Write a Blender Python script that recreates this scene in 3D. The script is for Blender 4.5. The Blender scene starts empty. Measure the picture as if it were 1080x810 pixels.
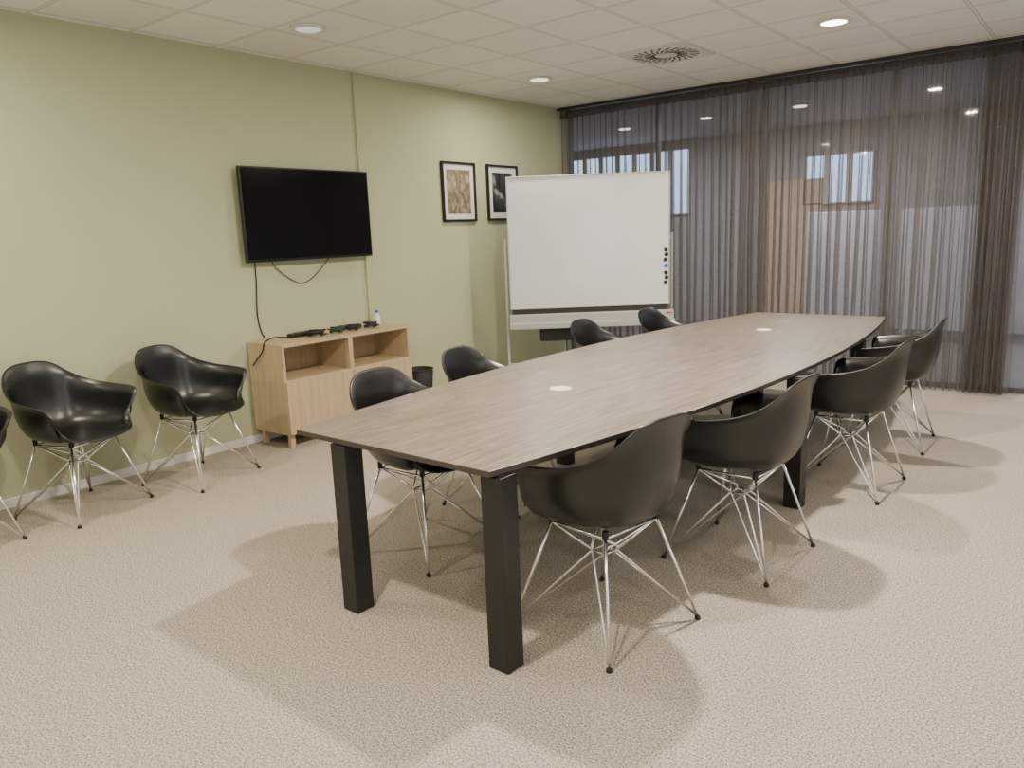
import bpy, bmesh, math, random
import numpy as np
from mathutils import Vector, Matrix
random.seed(7)
W=-5.217; D=7.62; C=2.906; XR=3.0; YB=-3.2
col=bpy.context.scene.collection

# ------------------------------------------------------------------ materials
def new_mat(name):
    m=bpy.data.materials.new(name); m.use_nodes=True
    nt=m.node_tree; nt.nodes.clear()
    return m,nt
def N(nt,t,**kw):
    n=nt.nodes.new(t)
    for k,v in kw.items():
        if k in n.inputs: n.inputs[k].default_value=v
        else: setattr(n,k,v)
    return n
def c4(c): return (c[0],c[1],c[2],1)
def pbr(name,color,rough=.5,metal=0,spec=.5,noise=0,nscale=40,bump=0,bscale=60,coat=0):
    m,nt=new_mat(name)
    o=N(nt,'ShaderNodeOutputMaterial'); b=N(nt,'ShaderNodeBsdfPrincipled')
    b.inputs['Base Color'].default_value=c4(color); b.inputs['Roughness'].default_value=rough
    b.inputs['Metallic'].default_value=metal; b.inputs['Specular IOR Level'].default_value=spec
    b.inputs['Coat Weight'].default_value=coat
    nt.links.new(b.outputs[0],o.inputs[0])
    tc=N(nt,'ShaderNodeTexCoord')
    if noise>0:
        n=N(nt,'ShaderNodeTexNoise'); n.inputs['Scale'].default_value=nscale; n.inputs['Detail'].default_value=5
        nt.links.new(tc.outputs['Object'],n.inputs['Vector'])
        r=N(nt,'ShaderNodeValToRGB')
        r.color_ramp.elements[0].position=.3; r.color_ramp.elements[1].position=.7
        r.color_ramp.elements[0].color=c4([x*(1-noise) for x in color]); r.color_ramp.elements[1].color=c4([min(1,x*(1+noise)) for x in color])
        nt.links.new(n.outputs[0],r.inputs[0]); nt.links.new(r.outputs[0],b.inputs['Base Color'])
    if bump>0:
        n2=N(nt,'ShaderNodeTexNoise'); n2.inputs['Scale'].default_value=bscale; n2.inputs['Detail'].default_value=3
        nt.links.new(tc.outputs['Object'],n2.inputs['Vector'])
        bp=N(nt,'ShaderNodeBump'); bp.inputs['Strength'].default_value=bump; bp.inputs['Distance'].default_value=.01
        nt.links.new(n2.outputs[0],bp.inputs['Height']); nt.links.new(bp.outputs[0],b.inputs['Normal'])
    return m
def emis(name,color,s):
    m,nt=new_mat(name); o=N(nt,'ShaderNodeOutputMaterial'); e=N(nt,'ShaderNodeEmission')
    e.inputs[0].default_value=c4(color); e.inputs[1].default_value=s
    nt.links.new(e.outputs[0],o.inputs[0]); return m
def wood(name,stops,sc=(14,1.2,14),rough=.45,dist=.6,det=8,nr=.65):
    m,nt=new_mat(name); o=N(nt,'ShaderNodeOutputMaterial'); b=N(nt,'ShaderNodeBsdfPrincipled')
    b.inputs['Roughness'].default_value=rough
    tc=N(nt,'ShaderNodeTexCoord'); mp=N(nt,'ShaderNodeMapping'); mp.inputs['Scale'].default_value=sc
    n=N(nt,'ShaderNodeTexNoise'); n.inputs['Scale'].default_value=2.2; n.inputs['Detail'].default_value=det; n.inputs['Roughness'].default_value=nr; n.inputs['Distortion'].default_value=dist
    r=N(nt,'ShaderNodeValToRGB'); e=r.color_ramp.elements
    e[0].position=stops[0][0]; e[0].color=c4(stops[0][1]); e[1].position=stops[-1][0]; e[1].color=c4(stops[-1][1])
    for p,c in stops[1:-1]:
        x=e.new(p); x.color=c4(c)
    L=nt.links.new
    L(tc.outputs['Object'],mp.inputs[0]); L(mp.outputs[0],n.inputs['Vector']); L(n.outputs[0],r.inputs[0]); L(r.outputs[0],b.inputs['Base Color'])
    bp=N(nt,'ShaderNodeBump'); bp.inputs['Strength'].default_value=.15; bp.inputs['Distance'].default_value=.003
    L(n.outputs[0],bp.inputs['Height']); L(bp.outputs[0],b.inputs['Normal']); L(b.outputs[0],o.inputs[0])
    return m

M={}
M['wall']=pbr('green_wall_paint',(.475,.50,.325),.8,spec=.3,noise=.02,nscale=1.2,bump=.12,bscale=180)
M['wallw']=pbr('pale_wall_paint',(.66,.65,.62),.8,bump=.1)
M['white']=pbr('white_trim',(.75,.74,.71),.5)
M['black']=pbr('black_powder_coat',(.010,.010,.010),.4,bump=.1,bscale=400)
M['shell']=pbr('black_moulded_plastic',(.008,.008,.0085),.31,spec=.65,bump=.02,bscale=500)
M['chrome']=pbr('chrome_wire',(.95,.95,.95),.25,metal=1)
M['rubber']=pbr('black_rubber',(.01,.01,.01),.7)
M['alu']=pbr('brushed_aluminium',(.55,.55,.55),.4,metal=.4)
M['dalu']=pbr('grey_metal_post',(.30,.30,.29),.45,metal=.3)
M['greyp']=pbr('light_grey_plastic',(.44,.44,.43),.5)
M['whiteboard']=pbr('glossy_white_enamel',(.72,.735,.75),.25,coat=.3)
M['screen']=pbr('glossy_black_screen',(.004,.004,.005),.12,spec=.5)
M['bezel']=pbr('black_gloss_bezel',(.008,.008,.008),.3)
M['mat']=pbr('white_mount_card',(.75,.74,.70),.8)
M['darkslot']=pbr('dark_slot',(.01,.01,.01),.8)
M['ventslot']=pbr('grey_vent_slot',(.07,.065,.06),.8)
M['ventplate']=pbr('vent_plate_grey',(.66,.65,.62),.5)
M['wirec']=pbr('black_cable',(.01,.01,.01),.5)
M['green']=pbr('dark_green_plastic',(.012,.045,.022),.5)
M['red']=pbr('red_label',(.55,.03,.02),.5)
M['blue']=pbr('blue_label',(.05,.12,.4),.5)
M['frame']=pbr('dark_bronze_frame',(.03,.026,.024),.45)
M['mull']=pbr('bronze_grey_mullion',(.12,.11,.105),.5)
M['table']=wood('grey_oak_laminate',[(.35,(.120,.098,.076)),(.45,(.172,.146,.116)),(.53,(.215,.186,.150)),(.64,(.280,.246,.202))],sc=(26,1.3,26),rough=.34,dist=.8,det=10,nr=.74)
M['edge']=pbr('dark_table_edge',(.05,.04,.033),.5)
M['oak']=wood('light_oak_veneer',[(.3,(.42,.32,.185)),(.5,(.50,.39,.24)),(.7,(.56,.455,.295))],sc=(12,12,1.0),rough=.5)
M['door']=wood('far_wood_door',[(.3,(.60,.45,.28)),(.7,(.70,.54,.36))],sc=(10,10,1),rough=.5)
# carpet
m,nt=new_mat('beige_loop_carpet'); L=nt.links.new
o=N(nt,'ShaderNodeOutputMaterial'); b=N(nt,'ShaderNodeBsdfPrincipled'); b.inputs['Roughness'].default_value=.95; b.inputs['Specular IOR Level'].default_value=.1
tc=N(nt,'ShaderNodeTexCoord')
n=N(nt,'ShaderNodeTexNoise'); n.inputs['Scale'].default_value=140; n.inputs['Detail'].default_value=3; n.inputs['Roughness'].default_value=.75
r=N(nt,'ShaderNodeValToRGB'); e=r.color_ramp.elements
e[0].position=.39; e[0].color=(.17,.148,.115,1); e[1].position=.61; e[1].color=(.65,.60,.515,1); x=e.new(.5); x.color=(.40,.36,.295,1)
L(tc.outputs['Object'],n.inputs['Vector'])
L(n.outputs[0],r.inputs[0]); L(r.outputs[0],b.inputs['Base Color'])
L(b.outputs[0],o.inputs[0]); M['carpet']=m
# ceiling tiles
GX,GY=-3.35,5.72
m,nt=new_mat('mineral_ceiling_tiles'); L=nt.links.new
o=N(nt,'ShaderNodeOutputMaterial'); b=N(nt,'ShaderNodeBsdfPrincipled'); b.inputs['Roughness'].default_value=.9
tc=N(nt,'ShaderNodeTexCoord'); sp=N(nt,'ShaderNodeSeparateXYZ'); L(tc.outputs['Object'],sp.inputs[0])
def edge(sock,off):
    a=N(nt,'ShaderNodeMath',operation='SUBTRACT'); L(sock,a.inputs[0]); a.inputs[1].default_value=off-60
    d=N(nt,'ShaderNodeMath',operation='DIVIDE'); L(a.outputs[0],d.inputs[0]); d.inputs[1].default_value=.6
    f=N(nt,'ShaderNodeMath',operation='FRACT'); L(d.outputs[0],f.inputs[0])
    s=N(nt,'ShaderNodeMath',operation='SUBTRACT'); L(f.outputs[0],s.inputs[0]); s.inputs[1].default_value=.5
    ab=N(nt,'ShaderNodeMath',operation='ABSOLUTE'); L(s.outputs[0],ab.inputs[0]); return ab.outputs[0],d.outputs[0]
ex,dx_=edge(sp.outputs[0],GX); ey,dy_=edge(sp.outputs[1],GY)
mx=N(nt,'ShaderNodeMath',operation='MAXIMUM'); L(ex,mx.inputs[0]); L(ey,mx.inputs[1])
r=N(nt,'ShaderNodeValToRGB'); r.color_ramp.interpolation='CONSTANT'; e=r.color_ramp.elements
e[0].position=0; e[0].color=(.90,.90,.89,1); e[1].position=.474; e[1].color=(.46,.45,.44,1); x=e.new(.482); x.color=(.82,.82,.81,1)  # dark strip beside each T-bar paints in the tile inset shadow
L(mx.outputs[0],r.inputs[0])
fx=N(nt,'ShaderNodeMath',operation='FLOOR'); L(dx_,fx.inputs[0]); fy=N(nt,'ShaderNodeMath',operation='FLOOR'); L(dy_,fy.inputs[0])
cb=N(nt,'ShaderNodeCombineXYZ'); L(fx.outputs[0],cb.inputs[0]); L(fy.outputs[0],cb.inputs[1])
wn=N(nt,'ShaderNodeTexWhiteNoise'); L(cb.outputs[0],wn.inputs['Vector'])
mr=N(nt,'ShaderNodeMapRange'); mr.inputs[3].default_value=.92; mr.inputs[4].default_value=1.0; L(wn.outputs['Value'],mr.inputs[0])
n=N(nt,'ShaderNodeTexNoise'); n.inputs['Scale'].default_value=160; L(tc.outputs['Object'],n.inputs['Vector'])
r2=N(nt,'ShaderNodeValToRGB'); r2.color_ramp.elements[0].position=.35; r2.color_ramp.elements[0].color=(.9,.9,.9,1); r2.color_ramp.elements[1].position=.5
L(n.outputs[0],r2.inputs[0])
mm=N(nt,'ShaderNodeMix',data_type='RGBA',blend_type='MULTIPLY'); mm.inputs[0].default_value=1
L(r.outputs[0],mm.inputs[6]); L(r2.outputs[0],mm.inputs[7])
mm2=N(nt,'ShaderNodeMix',data_type='RGBA',blend_type='MULTIPLY'); mm2.inputs[0].default_value=1
L(mm.outputs[2],mm2.inputs[6]); L(mr.outputs[0],mm2.inputs[7]); L(mm2.outputs[2],b.inputs['Base Color']); L(b.outputs[0],o.inputs[0]); M['ceil']=m
# sheer fabric
def sheer(name,color,trans):
    m,nt=new_mat(name); L=nt.links.new
    o=N(nt,'ShaderNodeOutputMaterial'); t=N(nt,'ShaderNodeBsdfTransparent'); d=N(nt,'ShaderNodeBsdfDiffuse'); d.inputs[0].default_value=c4(color)
    tl=N(nt,'ShaderNodeBsdfTranslucent'); tl.inputs[0].default_value=c4(color)
    a=N(nt,'ShaderNodeMixShader'); a.inputs[0].default_value=.35; L(d.outputs[0],a.inputs[1]); L(tl.outputs[0],a.inputs[2])
    tc=N(nt,'ShaderNodeTexCoord'); n=N(nt,'ShaderNodeTexNoise'); n.inputs['Scale'].default_value=6; L(tc.outputs['Object'],n.inputs['Vector'])
    mr=N(nt,'ShaderNodeMapRange'); mr.inputs[3].default_value=trans-.05; mr.inputs[4].default_value=trans+.05; L(n.outputs[0],mr.inputs[0])
    mix=N(nt,'ShaderNodeMixShader'); L(mr.outputs[0],mix.inputs[0]); L(a.outputs[0],mix.inputs[1]); L(t.outputs[0],mix.inputs[2]); L(mix.outputs[0],o.inputs[0])
    return m
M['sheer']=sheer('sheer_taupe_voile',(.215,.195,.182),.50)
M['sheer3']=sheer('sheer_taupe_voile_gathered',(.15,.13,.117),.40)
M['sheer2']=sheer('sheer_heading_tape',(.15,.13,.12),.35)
m,nt=new_mat('clear_glass'); L=nt.links.new
o=N(nt,'ShaderNodeOutputMaterial'); t=N(nt,'ShaderNodeBsdfTransparent'); t.inputs[0].default_value=(.9,.91,.92,1); g=N(nt,'ShaderNodeBsdfGlossy'); g.inputs['Roughness'].default_value=.03
mix=N(nt,'ShaderNodeMixShader'); mix.inputs[0].default_value=.035; L(t.outputs[0],mix.inputs[1]); L(g.outputs[0],mix.inputs[2]); L(mix.outputs[0],o.inputs[0]); M['glass']=m
M['lampon']=emis('lit_lamp_lens',(1,.9,.75),12)
M['lampmid']=emis('softly_lit_lamp_lens',(1,.9,.75),2.0)
M['lampdim']=emis('dim_lamp_lens',(1,.93,.85),.8)
M['farwin']=emis('dusk_daylight_pane',(.55,.70,1),3.2)
M['daypane']=emis('overcast_daylight_pane',(.92,.96,1),1.0)  # glow for the added windows out of view
M['farlamp']=emis('far_lamp',(1,.9,.75),4)
M['fargrey']=pbr('far_grey_wall',(.36,.35,.36),.8)
M['farfloor']=pbr('far_floor',(.16,.14,.125),.5)
M['farwhite']=pbr('far_white_panel',(.60,.61,.66),.6)
# art prints
def art(name,stops,sc,dist):
    m,nt=new_mat(name); L=nt.links.new
    o=N(nt,'ShaderNodeOutputMaterial'); b=N(nt,'ShaderNodeBsdfPrincipled'); b.inputs['Roughness'].default_value=.3
    tc=N(nt,'ShaderNodeTexCoord'); mp=N(nt,'ShaderNodeMapping'); mp.inputs['Scale'].default_value=sc
    n=N(nt,'ShaderNodeTexNoise'); n.inputs['Scale'].default_value=1; n.inputs['Detail'].default_value=4; n.inputs['Distortion'].default_value=dist
    r=N(nt,'ShaderNodeValToRGB'); e=r.color_ramp.elements
    e[0].position=stops[0][0]; e[0].color=c4(stops[0][1]); e[1].position=stops[-1][0]; e[1].color=c4(stops[-1][1])
    for p,c in stops[1:-1]: x=e.new(p); x.color=c4(c)
    L(tc.outputs['Object'],mp.inputs[0]); L(mp.outputs[0],n.inputs['Vector']); L(n.outputs[0],r.inputs[0]); L(r.outputs[0],b.inputs['Base Color']); L(b.outputs[0],o.inputs[0]); return m
M['art1']=art('sepia_woodland_print',[(.3,(.09,.07,.045)),(.5,(.24,.20,.13)),(.7,(.46,.41,.30))],(22,22,12),.6)
M['art2']=art('monochrome_print',[(.42,(.01,.01,.01)),(.55,(.04,.04,.04)),(.72,(.5,.5,.5))],(7,7,6),.5)

# ------------------------------------------------------------------ helpers
def obj_from_bm(name,bm,mats,parent=None,loc=(0,0,0),smooth=False,bevel=0,seg=2):
    me=bpy.data.meshes.new(name); bm.normal_update(); bm.to_mesh(me); bm.free()
    if not isinstance(mats,(list,tuple)): mats=[mats]
    for m in mats: me.materials.append(m)
    if smooth:
        for p in me.polygons: p.use_smooth=True
    ob=bpy.data.objects.new(name,me); col.objects.link(ob); ob.location=loc
    if parent: ob.parent=parent
    if bevel>0:
        bv=ob.modifiers.new('bevel','BEVEL'); bv.width=bevel; bv.segments=seg; bv.limit_method='ANGLE'
    return ob
def add_box(bm,x0,x1,y0,y1,z0,z1,mi=0):
    vs=[bm.verts.new(p) for p in [(x0,y0,z0),(x1,y0,z0),(x1,y1,z0),(x0,y1,z0),(x0,y0,z1),(x1,y0,z1),(x1,y1,z1),(x0,y1,z1)]]
    for f in [(0,3,2,1),(4,5,6,7),(0,1,5,4),(1,2,6,5),(2,3,7,6),(3,0,4,7)]:
        fc=bm.faces.new([vs[i] for i in f]); fc.material_index=mi
def box(name,x0,x1,y0,y1,z0,z1,mat,parent=None,bevel=0,loc=(0,0,0)):
    bm=bmesh.new(); add_box(bm,x0,x1,y0,y1,z0,z1); return obj_from_bm(name,bm,mat,parent,loc,bevel=bevel)
def add_tube(bm,pts,r,seg=8,closed=False):
    pts=[Vector(p) for p in pts]; n=len(pts); rings=[]
    ref=None
    for i,p in enumerate(pts):
        if closed: t=(pts[(i+1)%n]-pts[i-1]).normalized()
        elif i==0: t=(pts[1]-pts[0]).normalized()
        elif i==n-1: t=(pts[-1]-pts[-2]).normalized()
        else: t=((pts[i+1]-p).normalized()+(p-pts[i-1]).normalized()).normalized()
        if ref is None: ref=t.orthogonal().normalized()
        a=(ref-t*ref.dot(t)); 
        if a.length<1e-5: a=t.orthogonal()
        a.normalize(); ref=a; b=t.cross(a)
        rr=r[i] if isinstance(r,(list,tuple)) else r
        rings.append([bm.verts.new(p+rr*(math.cos(k*2*math.pi/seg)*a+math.sin(k*2*math.pi/seg)*b)) for k in range(seg)])
    rng=range(n) if closed else range(n-1)
    for i in rng:
        A=rings[i];B=rings[(i+1)%n]
        for k in range(seg): bm.faces.new([A[k],A[(k+1)%seg],B[(k+1)%seg],B[k]])
    if not closed:
        bm.faces.new(list(reversed(rings[0]))); bm.faces.new(rings[-1])
def tube(name,pts,r,mat,parent=None,seg=8,loc=(0,0,0),closed=False):
    bm=bmesh.new(); add_tube(bm,pts,r,seg,closed); return obj_from_bm(name,bm,mat,parent,loc,smooth=True)
def add_lathe(bm,prof,seg=32,cx=0,cy=0,mi=0):
    rings=[]
    for (r,z) in prof:
        rings.append([bm.verts.new((cx+r*math.cos(k*2*math.pi/seg),cy+r*math.sin(k*2*math.pi/seg),z)) for k in range(seg)])
    for A,B in zip(rings,rings[1:]):
        for k in range(seg):
            f=bm.faces.new([A[k],A[(k+1)%seg],B[(k+1)%seg],B[k]]); f.material_index=mi
    f=bm.faces.new(list(reversed(rings[0])));f.material_index=mi
    f=bm.faces.new(rings[-1]);f.material_index=mi
def lathe(name,prof,mat,parent=None,seg=32,loc=(0,0,0),smooth=False):
    bm=bmesh.new(); add_lathe(bm,prof,seg); bmesh.ops.recalc_face_normals(bm,faces=bm.faces[:]); return obj_from_bm(name,bm,mat,parent,loc,smooth=smooth)
def empty(name,loc,label,cat,group=None,rotz=0):
    e=bpy.data.objects.new(name,None); e.empty_display_size=.1; col.objects.link(e); e.location=loc; e.rotation_euler=(0,0,rotz)
    e['label']=label; e['category']=cat
    if group: e['group']=group
    return e
def top(ob,label,cat,group=None):
    ob['label']=label; ob['category']=cat
    if group: ob['group']=group
    return ob
def struct(ob): ob['kind']='structure'; return ob
def copy_tree(root,loc,rotz,label=None):
    r=root.copy(); col.objects.link(r); r.location=loc; r.rotation_euler=(0,0,rotz)
    if label: r['label']=label
    def rec(src,dst):
        for ch in src.children:
            k=ch.copy(); col.objects.link(k); k.parent=dst; rec(ch,k)
    rec(root,r); return r
def catmull(P,n,closed=False):
    P=[np.array(p,float) for p in P]; m=len(P); out=[]
    segs=m if closed else m-1
    for i in range(segs):
        if closed: a,b,c,d=P[i-1],P[i],P[(i+1)%m],P[(i+2)%m]
        else: a=P[max(i-1,0)];b=P[i];c=P[i+1];d=P[min(i+2,m-1)]
        for k in range(n):
            t=k/n
            out.append(.5*((2*b)+(-a+c)*t+(2*a-5*b+4*c-d)*t*t+(-a+3*b-3*c+d)*t**3))
    if not closed: out.append(P[-1])
    return out

# ------------------------------------------------------------------ room shell
struct(box('floor',W-.1,XR+.1,YB-.1,D+.3,-.1,0,M['carpet']))
struct(box('ceiling',W-.1,XR+.1,YB-.1,D+.3,C,C+.1,M['ceil']))
struct(box('wall_left',W-.1,W,YB-.1,D+.3,0,C,M['wall']))
struct(box('wall_right',XR,XR+.1,YB-.1,D+.3,0,C,M['wallw']))
struct(box('wall_back',W,XR,YB-.1,YB,0,C,M['wallw']))
struct(box('baseboard_left',W,W+.014,YB,D+.15,0,.06,M['white'],bevel=.003))
struct(box('trim_1',W,W+.022,4.575,4.605,0,C,M['wall'],bevel=.004))
# glass partition
PY=D+.2
def window(name,x0,x1):
    bm=bmesh.new(); f=.018
    add_box(bm,x0,x0+f,PY,PY+.06,0,C); add_box(bm,x1-f,x1,PY,PY+.06,0,C)
    add_box(bm,x0+f,x1-f,PY,PY+.06,0,.05); add_box(bm,x0+f,x1-f,PY,PY+.06,C-.05,C)
    add_box(bm,x0+f,x1-f,PY+.025,PY+.032,.05,C-.05,1)
    ob=obj_from_bm(name,bm,[M['mull'],M['glass']]); struct(ob); return ob
xs=[W,-4.07,-2.9,-1.72,-.55,.62,1.8,XR]
for i in range(7): window('window_%d'%(i+1),xs[i],xs[i+1])
# room beyond the glass
F0=PY+.1; FE=11.9
struct(box('floor_beyond',-9,XR+1,F0,FE+.1,-.1,0,M['farfloor']))
struct(box('ceiling_beyond',-9,XR+1,F0,FE+.1,C,C+.1,M['fargrey']))
struct(box('wall_beyond',-9,XR+1,FE,FE+.1,0,C,M['fargrey']))
struct(box('wall_beyond_left',-9.1,-9,F0,FE+.1,0,C,M['fargrey']))
struct(box('wall_beyond_right',XR+1,XR+1.1,F0,FE+.1,0,C,M['fargrey']))
def farwin(name,x0,x1,z0,z1,nx=2):
    bm=bmesh.new(); y=FE
    add_box(bm,x0,x1,y-.02,y,z0,z1,1)
    f=.02
    add_box(bm,x0-f,x0,y-.06,y,z0-f,z1+f); add_box(bm,x1,x1+f,y-.06,y,z0-f,z1+f)
    add_box(bm,x0,x1,y-.06,y,z0-f,z0); add_box(bm,x0,x1,y-.06,y,z1,z1+f)
    for i in range(1,nx):
        x=x0+(x1-x0)*i/nx; add_box(bm,x-.04,x+.04,y-.06,y-.02,z0,z1)
    struct(obj_from_bm(name,bm,[M['greyp'],M['farwin']]))
farwin('window_8',-3.76,-2.85,1.8,2.46,3)
farwin('window_9',-7.9,-5.6,1.75,2.75,7)
farwin('window_10',-.9,.6,1.2,2.4,2)
bm=bmesh.new(); add_box(bm,-4.42,-3.5,FE-.06,FE,0,2.15); add_box(bm,-3.62,-3.58,FE-.11,FE-.06,1.0,1.12); struct(obj_from_bm('door_1',bm,M['door'],bevel=.005))
for i,(x0,x1,z1) in enumerate([(-3.35,-2.45,1.65),(-2.2,-1.3,1.65)]):
    bm=bmesh.new(); add_box(bm,x0,x1,FE-1.2,FE-1.15,.15,z1); add_box(bm,x0+.05,x0+.1,FE-1.35,FE-1.0,0,.15); add_box(bm,x1-.1,x1-.05,FE-1.35,FE-1.0,0,.15)
    ob=obj_from_bm('room_divider',bm,M['farwhite'],bevel=.01); top(ob,'pale grey free-standing divider panel beyond the glass','divider','dividers beyond the glass')

# unseen made-up windows, added to light ceiling and wall (side the camera stands on)
for i,(ya,yb) in enumerate([(-2.4,.6),(1.4,4.4)]):
    bm=bmesh.new(); add_box(bm,XR-.012,XR-.002,ya,yb,.9,2.5,1)
    for y in (ya,(ya+yb)/2,yb): add_box(bm,XR-.05,XR-.001,y-.03,y+.03,.86,2.54)
    add_box(bm,XR-.05,XR-.001,ya+.03,yb-.03,.86,.92); add_box(bm,XR-.05,XR-.001,ya+.03,yb-.03,2.48,2.54)
    struct(obj_from_bm('window_%d'%(11+i),bm,[M['white'],M['daypane']]))  # invented window, its panes glow as soft fill
    li=bpy.data.lights.new('window_daylight','AREA'); li.shape='RECTANGLE'; li.size=2.8; li.size_y=1.5; li.energy=44; li.color=(.92,.96,1)  # added lamp that brightens the ceiling and evens the wall
    lo=bpy.data.objects.new('window_daylight',li); col.objects.link(lo); lo.location=(XR-.08,(ya+yb)/2,1.7)
    lo.rotation_euler=Vector((-1,0,.3)).to_track_quat('-Z','Z').to_euler()

# ------------------------------------------------------------------ curtain
cur=empty('curtain',(0,0,0),'sheer taupe floor-length curtain gathered in front of glass partition','curtain')
def curtain_mesh(name,x0,x1,z0,z1,mat,amp_top,per=.078,yoff=0,rows=16,seed=3,dense=None,ampb=.042):
    rnd=random.Random(seed); bm=bmesh.new()
    x=x0; folds=[]
    while x<x1-.02:
        p=per*rnd.uniform(.8,1.2)
        if dense is not None and x>dense: p*=.55
        folds.append((x,p,rnd.uniform(.7,1.3),rnd.uniform(-1,1))); x+=p
    cols=[]
    K=14
    for fi,(fx,p,a,ph) in enumerate(folds):
        q=folds[(fi+1)%len(folds)]
        for k in range(K):
            u=k/K; s=u*u*(3-2*u)
            cols.append((fx+p*u, p*(1-s)+q[1]*s,a*(1-s)+q[2]*s,ph*(1-s)+q[3]*s,u))
    rowsv=[]
    for j in range(rows+1):
        t=j/rows; z=z0+(z1-z0)*t
        am=ampb*(1-t)+amp_top*t
        rv=[]
        for (cx,p,a,ph,u) in cols:
            sway=(.011*math.sin(ph*3+t*3.0+cx*1.7)+.004*math.sin(ph*9+t*7))*(1-t)
            y=am*a*math.cos(2*math.pi*u)+.014*math.sin(cx*5.3)*(1-t)
            xx=cx-(.26+.06*ph)*p*math.sin(4*math.pi*u)*min(1,(1.45-t)) + sway
            rv.append(bm.verts.new((xx,D+yoff+y,z)))
        rowsv.append(rv)
    for j in range(rows):
        for i in range(len(cols)-1):
            bm.faces.new([rowsv[j][i],rowsv[j][i+1],rowsv[j+1][i+1],rowsv[j+1][i]])
    return obj_from_bm(name,bm,mat,cur,smooth=True)
curtain_mesh('fabric_panel',W+.03,-2.9,.015,C-.04,M['sheer'],.03,seed=3)
curtain_mesh('fabric_panel',-3.02,-.71,.015,C-.04,M['sheer'],.03,seed=11,dense=-1.15,yoff=.012)
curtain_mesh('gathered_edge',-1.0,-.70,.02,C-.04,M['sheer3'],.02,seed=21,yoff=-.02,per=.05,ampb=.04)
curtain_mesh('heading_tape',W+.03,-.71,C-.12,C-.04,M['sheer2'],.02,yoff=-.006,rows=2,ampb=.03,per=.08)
box('curtain_rail',W+.005,XR-.02,D-.03,D+.03,C-.032,C-.002,M['frame'],cur)

# ------------------------------------------------------------------ chair
S=1.06
rim_half=[(0,-.292,.835),(.085,-.286,.830),(.150,-.266,.806),(.200,-.228,.757),(.242,-.165,.712),(.278,-.085,.684),(.302,.010,.668),(.312,.10,.658),(.304,.168,.642),(.276,.178,.59),(.240,.167,.53),(.215,.19,.477),(.180,.232,.449),(.10,.262,.437)]
front=[(0,.268,.433)]
ctrl=rim_half+front+[(-x,y,z) for (x,y,z) in reversed(rim_half[1:])]
rim=catmull(ctrl,6,closed=True)
Cc=np.array([0,-.01,.424])
def shell_mesh():
    bm=bmesh.new(); rings=[]
    for q in rim:
        h=q-Cc; H=h[2]; hx=h[0];hy=h[1]
        f=min(1,max(0,H/.2))
        side=min(1,abs(hx)/.25)*f
        P=[Cc,
           Cc+np.array([.42*hx,.42*hy,.006]),
           Cc+np.array([(.72+.04*(1-f))*hx,(.72+.04*(1-f))*hy,.012+.09*H]),
           Cc+np.array([(.865)*hx,(.865)*hy,.42*H+.010*(1-f)]),
           Cc+np.array([(.915)*hx,(.92)*hy,(.80+.05*side)*H+.008*(1-f)]),
           q]
        cr=catmull(P,5)
        rings.append(cr[1:])
    c=bm.verts.new(tuple(Cc*S)); n=len(rings); V=[[bm.verts.new(tuple(p*S)) for p in r] for r in rings]
    for i in range(n):
        A=V[i];B=V[(i+1)%n]
        bm.faces.new([c,A[0],B[0]])
        for k in range(len(A)-1): bm.faces.new([A[k],A[k+1],B[k+1],B[k]])
    bmesh.ops.recalc_face_normals(bm,faces=bm.faces[:])
    return bm
def build_chair(loc,rot,label,group):
    e=empty('armchair',loc,label,'chair',group,rot)
    sh=obj_from_bm('seat_shell',shell_mesh(),M['shell'],e,smooth=True)
    so=sh.modifiers.new('solid','SOLIDIFY'); so.thickness=.007; so.offset=0
    zt=.404
    T={};Nn={};F={}
    for sx in (-1,1):
        for sy in (-1,1):
            T[sx,sy]=Vector((sx*.14,sy*.13,zt))*S; Nn[sx,sy]=Vector((sx*.032,sy*.032,.285))*S; F[sx,sy]=Vector((sx*.25,sy*.235,.014/S))*S
    mount=None
    for k in T:
        bm=bmesh.new()
        add_tube(bm,[T[k],F[k]],.0064)
        add_tube(bm,[T[-k[0],k[1]],Nn[k]+Vector((0,0,.02)),Nn[k],F[k]],.0056)
        add_tube(bm,[T[k[0],-k[1]],Nn[k[0],-k[1]]+Vector((0,0,.008)),F[k]+Vector((0,0,.004))],.0046)
        leg=obj_from_bm('leg',bm,M['chrome'],e,smooth=True)
        g=lathe('foot_glide',[(.009,0),(.0115,.003),(.0115,.012),(.007,.017)],M['rubber'],leg,seg=12,loc=(F[k][0],F[k][1],0))
        if mount is None: mount=lathe('seat_mount',[(.012,zt*S),(.012,.434*S)],M['rubber'],e,seg=12,loc=(T[k][0],T[k][1],0))
        else:
            m2=mount.copy(); col.objects.link(m2); m2.location=(T[k][0],T[k][1],0)
    bm=bmesh.new()
    add_tube(bm,[T[-1,-1],T[1,-1],T[1,1],T[-1,1]],.006,closed=True)
    add_tube(bm,[Nn[-1,-1],Nn[1,-1],Nn[1,1],Nn[-1,1]],.0055,closed=True)
    for sx in (-1,1):
        add_tube(bm,[T[sx,-1],Nn[sx,-1]],.005); add_tube(bm,[T[sx,1],Nn[sx,1]],.005)
    obj_from_bm('base_frame',bm,M['chrome'],e,smooth=True)
    return e
def face(dx,dy): return math.atan2(dy,dx)-math.pi/2
gt='armchairs around the meeting table'; gw='armchairs along the green wall'
lt='black moulded plastic armchair on chrome wire base at meeting table'
lw='black moulded plastic armchair on chrome wire base against green wall'
c0=build_chair((-1.49,2.42,0),face(-.97,.17),lt,gt)
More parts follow.
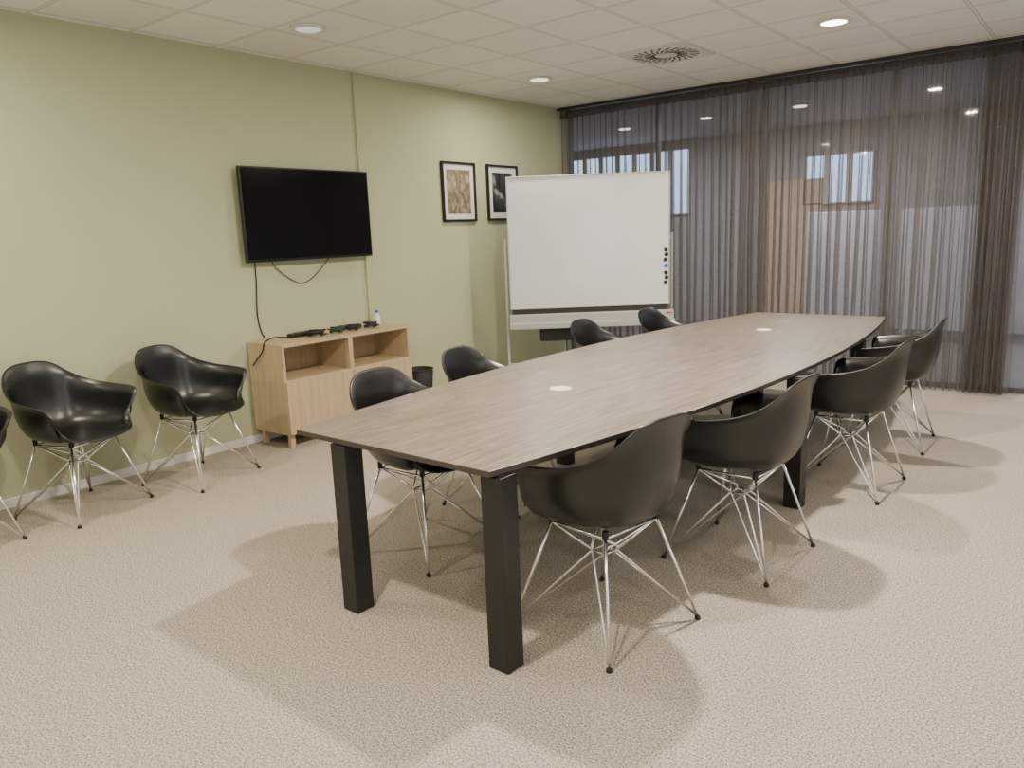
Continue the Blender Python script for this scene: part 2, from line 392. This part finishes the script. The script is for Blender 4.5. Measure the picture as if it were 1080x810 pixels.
for (x,y,dx,dy) in [(-1.31,3.34,-.99,.06),(-1.17,4.62,-1,.05),(-1.18,5.71,-1,-.05),(-2.63,2.58,.99,.04),(-2.75,3.36,.99,.12),(-2.83,4.80,1,.05),(-2.75,5.66,1,0)]:
    copy_tree(c0,(x,y,0),face(dx,dy))
for (x,y,dx,dy) in [(-4.78,1.86,.95,.32),(-4.74,2.60,.96,.28),(-4.80,1.18,1,0)]:
    r=copy_tree(c0,(x,y,0),face(dx,dy),lw); r['group']=gw

# ------------------------------------------------------------------ table
TR=-.026
tb=empty('meeting_table',(-2.075,4.34,0),'long boat-shaped grey oak meeting table with black legs','table',rotz=TR)
def outline(n=40):
    hl=2.45; we=.54; wb=.775; pts=[]
    for i in range(n+1):
        t=-1+2*i/n; pts.append((we+(wb-we)*(1-t*t),t*hl))
    return pts+[(-x,y) for x,y in reversed(pts)]
ol=outline(); bm=bmesh.new()
tv=[bm.verts.new((x,y,.75)) for x,y in ol]; mv=[bm.verts.new((x,y,.727)) for x,y in ol]
f=bm.faces.new(tv); f.material_index=0
f=bm.faces.new(list(reversed(mv))); f.material_index=1
for i in range(len(ol)):
    j=(i+1)%len(ol); f=bm.faces.new([tv[i],mv[i],mv[j],tv[j]]); f.material_index=1
bmesh.ops.recalc_face_normals(bm,faces=bm.faces[:])
obj_from_bm('table_top',bm,[M['table'],M['edge']],tb,bevel=.003)
def wl(x,y):
    dx=x+2.075;dy=y-4.34;c=math.cos(-TR);s=math.sin(-TR); return c*dx-s*dy,s*dx+c*dy
for (x,y) in [(-2.41,1.945),(-1.615,1.945),(-1.30,4.09),(-2.83,4.12),(-1.60,6.5),(-2.42,6.5)]:
    a,b=wl(x,y); l=box('leg',-.045,.045,-.045,.045,0,.721,M['black'],tb,bevel=.003,loc=(a,b,0)); 
    p=box('mounting_plate',-.036,.036,-.036,.036,.721,.727,M['black'],l)
for sx in (-1,1):
    box('support_rail',sx*.3-.025,sx*.3+.025,-2.1,2.1,.69,.726,M['black'],tb)
for (x,y) in [(-2.17,3.13),(-2.06,5.65)]:
    a,b=wl(x,y); lathe('cable_port',[(.056,.75),(.056,.753),(.052,.755),(.0,.755)],M['white'],tb,seg=40,loc=(a,b,0))

# ------------------------------------------------------------------ television
tvl=Vector((W+.06,3.975,1.385))
tv=empty('television',tvl,'large black flat-screen television mounted on green wall','television')
hw=.617; hh=.705
box('tv_body',0,.035,-hw,hw,0,hh,M['bezel'],tv,bevel=.006)
box('screen',.0352,.037,-hw+.012,hw-.012,.022,hh-.012,M['screen'],tv)
bm=bmesh.new(); add_box(bm,-.04,0,-.3,.3,.12,.6); add_box(bm,-.058,-.04,-.25,.25,.2,.5); obj_from_bm('wall_bracket',bm,M['black'],tv,bevel=.004)
tube('power_cable',catmull([(W+.03,3.46,1.42),(W+.012,3.47,1.25),(W+.012,3.45,1.0),(W+.010,3.47,.86),(W+.010,3.5,.80)],8),.005,M['wirec'],tv,loc=-tvl)
tube('signal_cable',catmull([(W+.03,3.60,1.42),(W+.012,3.66,1.33),(W+.012,3.80,1.23),(W+.012,3.91,1.20),(W+.012,4.05,1.27),(W+.03,4.2,1.42)],8),.0035,M['wirec'],tv,loc=-tvl)

# ------------------------------------------------------------------ cabinet
x0=W+.02; x1=W+.45; y0=3.33; y1=4.62; zb=.11; zt=.79
cb=empty('sideboard',((x0+x1)/2,(y0+y1)/2,0),'light oak low sideboard with open niches against green wall','cabinet')
ox,oy=cb.location[0],cb.location[1]
def cbox(bm,a,b,c,d,e,f): add_box(bm,a-ox,b-ox,c-oy,d-oy,e,f)
ym=(y0+y1)/2; zs=.50; th=.022
bm=bmesh.new()
cbox(bm,x0,x1,y0,y1,zt-th,zt); cbox(bm,x0,x1,y0,y1,zb,zb+th)
cbox(bm,x0,x1,y0,y0+th,zb+th,zt-th); cbox(bm,x0,x1,y1-th,y1,zb+th,zt-th); cbox(bm,x0,x1,ym-.02,ym+.02,zb+th,zt-th)
cbox(bm,x0,x0+.012,y0+th,ym-.02,zb+th,zt-th); cbox(bm,x0,x0+.012,ym+.02,y1-th,zb+th,zt-th)
cbox(bm,x0+.012,x1-.002,y0+th,ym-.02,zs,zs+th); cbox(bm,x0+.012,x1-.002,ym+.02,y1-th,zs,zs+th)
obj_from_bm('body',bm,M['oak'],cb,bevel=.0015)
bm=bmesh.new(); cbox(bm,x1-.001,x1+.017,y0+.004,ym-.003,zb+.004,zs+.012); obj_from_bm('door',bm,M['oak'],cb,bevel=.002)
for za,zc in [(zb+.004,.305),(.311,zs+.012)]:
    bm=bmesh.new(); cbox(bm,x1-.001,x1+.017,ym+.003,y1-.004,za,zc); obj_from_bm('drawer',bm,M['oak'],cb,bevel=.002)
for x in (x0+.03,x1-.07):
    for y in (y0+.03,y1-.07,ym-.02):
        bm=bmesh.new(); cbox(bm,x,x+.04,y,y+.04,0,zb); obj_from_bm('leg',bm,M['oak'],cb,bevel=.003)
# things on it
def power_strip(x,y,rot,n,label,mat):
    e=empty('power_strip',(x,y,zt),label,'power strip','power strips on the sideboard',rot)
    box('housing',-.028,.028,-.04-.03*n,.04+.03*n,0,.035,mat,e,bevel=.008)
    for i in range(n):
        lathe('socket',[(.02,.035),(.02,.0375),(.016,.037),(.0,.0365)],M['darkslot'],e,seg=16,loc=(0,-.03*(n-1)+.06*i,0))
    return e
power_strip(W+.13,3.78,.12,4,'black power strip lying on oak sideboard',M['black'])
power_strip(W+.13,4.22,-.1,3,'dark green power strip lying on oak sideboard',M['green'])
def coil(name,cx,cy,r,turns,label,mat,seed):
    rnd=random.Random(seed); pts=[]
    n=turns*16
    for i in range(n):
        a=i*2*math.pi/16; rr=r*(1+.25*math.sin(a*.37+seed)); pts.append((cx+rr*.75*math.cos(a),cy+rr*1.4*math.sin(a),zt+.008+.011*(i/16)+.004*math.sin(a*2.3)))
    top(tube(name,pts,.0055,mat,seg=6),label,'cable','cables on the sideboard')
coil('coiled_cable',W+.26,3.80,.050,4,'coiled black cable on oak sideboard',M['wirec'],1)
coil('coiled_cable',W+.26,3.99,.042,4,'coiled dark green cable on oak sideboard',M['green'],2)
coil('coiled_cable',W+.26,4.17,.042,4,'coiled black cable on oak sideboard',M['wirec'],3)
coil('coiled_cable',W+.26,4.37,.046,4,'coiled black cable on oak sideboard',M['wirec'],5)
top(tube('loose_cable',catmull([(W+.16,3.60,zt+.012),(W+.2,3.45,zt+.03),(W+.25,3.33,zt+.012),(W+.24,3.312,.74),(W+.15,3.308,.66),(W+.10,3.308,.62)],8),.0055,M['wirec'],seg=6),'black cable draped over side of oak sideboard','cable')
bt=empty('spray_bottle',(W+.16,4.53,zt),'small white bottle with blue cap on sideboard','bottle')
lathe('bottle_body',[(.028,0),(.03,.01),(.03,.075),(.014,.10),(.012,.11)],M['white'],bt,seg=20,smooth=True)
lathe('bottle_cap',[(.014,.11),(.014,.13),(.01,.135)],M['blue'],bt,seg=16)
# waste bin
wb=empty('waste_bin',(W+.30,4.86,0),'small dark round waste bin beside sideboard','bin')
bm=bmesh.new(); add_lathe(bm,[(.10,0),(.13,.36),(.125,.36),(.096,.006),(.0001,.006)],28); bmesh.ops.recalc_face_normals(bm,faces=bm.faces[:]); obj_from_bm('bin_body',bm,M['rubber'],wb,smooth=True)
tube('bin_rim',[(.13*math.cos(a),.13*math.sin(a),.36) for a in [i*2*math.pi/28 for i in range(28)]],.005,M['black'],wb,closed=True)

# ------------------------------------------------------------------ pictures
def picture(ya,yb,za,zb_,artm,label,pw=.60,ph=.66):
    e=empty('framed_picture',(W,(ya+yb)/2,(za+zb_)/2),label,'picture','framed pictures on the green wall')
    w=(yb-ya)/2; h=(zb_-za)/2; t=.022; bm=bmesh.new()
    add_box(bm,.002,.03,-w,w,-h,-h+t);add_box(bm,.002,.03,-w,w,h-t,h);add_box(bm,.002,.03,-w,-w+t,-h+t,h-t);add_box(bm,.002,.03,w-t,w,-h+t,h-t)
    obj_from_bm('picture_frame',bm,M['black'],e,bevel=.002)
    box('mount_card',.006,.012,-w+t,w-t,-h+t,h-t,M['mat'],e)
    box('print',.0121,.014,-w*pw,w*pw,-h*ph,h*ph,artm,e)
picture(5.60,6.09,1.665,2.235,M['art1'],'black framed sepia woodland print with white mount',.70,.74)
picture(6.28,6.79,1.67,2.235,M['art2'],'black framed dark monochrome print with white mount',.66,.72)

# ------------------------------------------------------------------ whiteboard
bx,by=-4.10,6.46
ang=math.atan2(.95,1.25)
wbd=empty('mobile_whiteboard',(bx,by,0),'large mobile whiteboard on grey stand with pen tray','whiteboard',rotz=ang)
hw=.785; z0,z1=.79,2.06
box('writing_surface',-hw+.012,hw-.012,-.014,.012,z0+.012,z1-.012,M['whiteboard'],wbd)
bm=bmesh.new(); t=.014
add_box(bm,-hw,hw,-.022,.022,z1-t,z1);add_box(bm,-hw,hw,-.022,.022,z0,z0+t);add_box(bm,-hw,-hw+t,-.022,.022,z0+t,z1-t);add_box(bm,hw-t,hw,-.022,.022,z0+t,z1-t)
obj_from_bm('board_frame',bm,M['alu'],wbd,bevel=.004)
bm=bmesh.new(); add_box(bm,-hw-.01,hw+.03,-.07,.02,.60,.74); add_box(bm,-hw-.01,hw+.03,-.12,-.07,.60,.66)
tr=obj_from_bm('pen_tray',bm,M['greyp'],wbd,bevel=.008)
box('tray_bracket',-hw+.02,hw-.02,-.012,.02,.74,.79,M['frame'],wbd)
box('tray_label',hw-.045,hw+.005,-.0715,-.0702,.705,.72,M['red'],tr)
for sx in (-1,1):
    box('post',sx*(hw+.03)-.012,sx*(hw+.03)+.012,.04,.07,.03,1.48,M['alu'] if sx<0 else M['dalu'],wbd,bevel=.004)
    ft=box('foot',sx*(hw+.03)-.03,sx*(hw+.03)+.03,-.30,.36,.07,.11,M['greyp'],wbd,bevel=.008)
    for yy in (-.26,.32):
        bm=bmesh.new(); add_lathe(bm,[(.035,-.012),(.035,.012)],18); bmesh.ops.rotate(bm,verts=bm.verts[:],matrix=Matrix.Rotation(math.pi/2,3,'Y')); obj_from_bm('castor',bm,M['rubber'],ft,loc=(sx*(hw+.03),yy,.0351))
for za in (.20,1.42):
    box('cross_bar',-hw-.02,hw+.02,.045,.066,za,za+.04,M['alu'],wbd,bevel=.003)
box('control_box',-.50,-.05,-.06,.06,.47,.60,M['black'],wbd,bevel=.01)
for i,(zz,dx,mt_) in enumerate([(1.32,0,'rubber'),(1.275,.006,'rubber'),(1.225,-.004,'rubber'),(1.17,.004,'blue'),(1.10,0,'rubber'),(1.055,.006,'rubber'),(1.005,-.003,'rubber')]):
    mk=lathe('magnet',[(.019,0),(.019,.010),(.014,.014)],M[mt_],None,seg=18)
    lx,ly=hw-.04+dx,-.0145
    c,s=math.cos(ang),math.sin(ang)
    mk.rotation_euler=(math.pi/2,0,ang); mk.location=(bx+c*lx-s*ly,by+s*lx+c*ly,zz)
    top(mk,'small round %s magnet on the whiteboard'%('blue' if mt_=='blue' else 'black'),'magnet','magnets on the whiteboard')

# ------------------------------------------------------------------ ceiling fixtures
LC=(1,.88,.73)
def downlight(x,y,on,lens):
    e=empty('recessed_downlight',(x,y,C),'round recessed ceiling downlight, '+('lit warm white' if on else 'dim, with grey lens'),'light','recessed ceiling downlights')
    bm=bmesh.new(); add_lathe(bm,[(.105,0),(.118,-.004),(.114,-.012),(.088,-.014),(.085,-.002)],40)
    bmesh.ops.recalc_face_normals(bm,faces=bm.faces[:]); obj_from_bm('trim_ring',bm,M['white'],e,smooth=False)
    lathe('lamp_lens',[(.082,-.0145),(.082,-.0155)],M[lens],e,seg=40)
    if on:
        li=bpy.data.lights.new('downlight_lamp','AREA'); li.shape='DISK'; li.size=.13; li.energy=on; li.color=LC
        lo=bpy.data.objects.new('lamp',li); col.objects.link(lo); lo.parent=e; lo.location=(0,0,-.03)
for (x,y,on) in [(-4.35,3.48,0),(-4.33,6.04,26),(-1.74,5.99,92),(-1.74,3.48,122),(-1.74,.95,62),(-4.35,.95,36),(.86,3.48,18),(.86,5.99,18),(.86,.95,28),(-1.74,-1.6,32),(-4.35,-1.6,38)]:
    downlight(x,y,on,'lampdim' if on==0 else ('lampmid' if (x,y)==(-4.33,6.04) else 'lampon'))
vx,vy=-3.05,6.02
ve=empty('ceiling_vent',(vx,vy,C),'square grey-white ceiling air diffuser with swirl slots','vent')
box('vent_plate',-.295,.295,-.295,.295,-.012,0,M['ventplate'],ve,bevel=.003)
bm=bmesh.new()
for r0,r1,n in [(.09,.185,24),(.19,.27,24)]:
    for i in range(n):
        a=i*2*math.pi/n+(0 if r0<.1 else .12); ca,sa=math.cos(a+.6),math.sin(a+.6); px,py=math.cos(a),math.sin(a)
        w=.0085
        P0=Vector((px*r0,py*r0,0)); d=Vector((ca,sa,0)); nn=Vector((-sa,ca,0))
        q=[P0-nn*w*.6,P0-nn*w+d*(r1-r0),P0+nn*w+d*(r1-r0),P0+nn*w*.6]
        lo=[bm.verts.new((v.x,v.y,-.0145)) for v in q]; up=[bm.verts.new((v.x,v.y,-.0121)) for v in q]
        bm.faces.new(lo); bm.faces.new(list(reversed(up)))
        for k in range(4): bm.faces.new([lo[k],up[k],up[(k+1)%4],lo[(k+1)%4]])
obj_from_bm('vent_slots',bm,M['ventslot'],ve)
lathe('vent_hub',[(.07,-.012),(.07,-.018),(.03,-.022)],M['ventplate'],ve,seg=32)
# far-room lamps
for i,(x,y) in enumerate([(-5.6,9.8),(-3.2,9.8),(.2,9.8)]):
    e=empty('ceiling_lamp',(x,y,C),'small warm ceiling lamp in room beyond the glass','light','ceiling lamps beyond the glass')
    lathe('lamp_lens',[(.08,-.001),(.08,-.02)],M['farlamp'],e,seg=24)
    lathe('lamp_ring',[(.11,0),(.11,-.008),(.08,-.01)],M['white'],e,seg=24)
    li=bpy.data.lights.new('far_lamp','AREA'); li.shape='DISK'; li.size=.3; li.energy=85; li.color=(.97,.95,1)
    lo=bpy.data.objects.new('lamp',li); col.objects.link(lo); lo.parent=e; lo.location=(0,0,-.04)

# ------------------------------------------------------------------ world + camera
w=bpy.data.worlds.new('world'); bpy.context.scene.world=w; w.use_nodes=True
w.node_tree.nodes['Background'].inputs[0].default_value=(.9,.9,1,1); w.node_tree.nodes['Background'].inputs[1].default_value=.1
yaw,pit,rol,f,h=0.66998538,0.19212820,0.03850264,812.4048,1.523569
F=Vector((-math.sin(yaw)*math.cos(pit),math.cos(yaw)*math.cos(pit),-math.sin(pit)))
R0=Vector((math.cos(yaw),math.sin(yaw),0)); U0=R0.cross(F)
R=math.cos(rol)*R0-math.sin(rol)*U0; U=R.cross(F)
cd=bpy.data.cameras.new('camera'); co=bpy.data.objects.new('camera',cd); col.objects.link(co)
mt=Matrix((( R.x,U.x,-F.x,0),(R.y,U.y,-F.y,0),(R.z,U.z,-F.z,h),(0,0,0,1)))
co.matrix_world=mt
cd.sensor_width=36; cd.sensor_fit='HORIZONTAL'; cd.lens=f/1080*36; cd.clip_start=.05
bpy.context.scene.camera=co
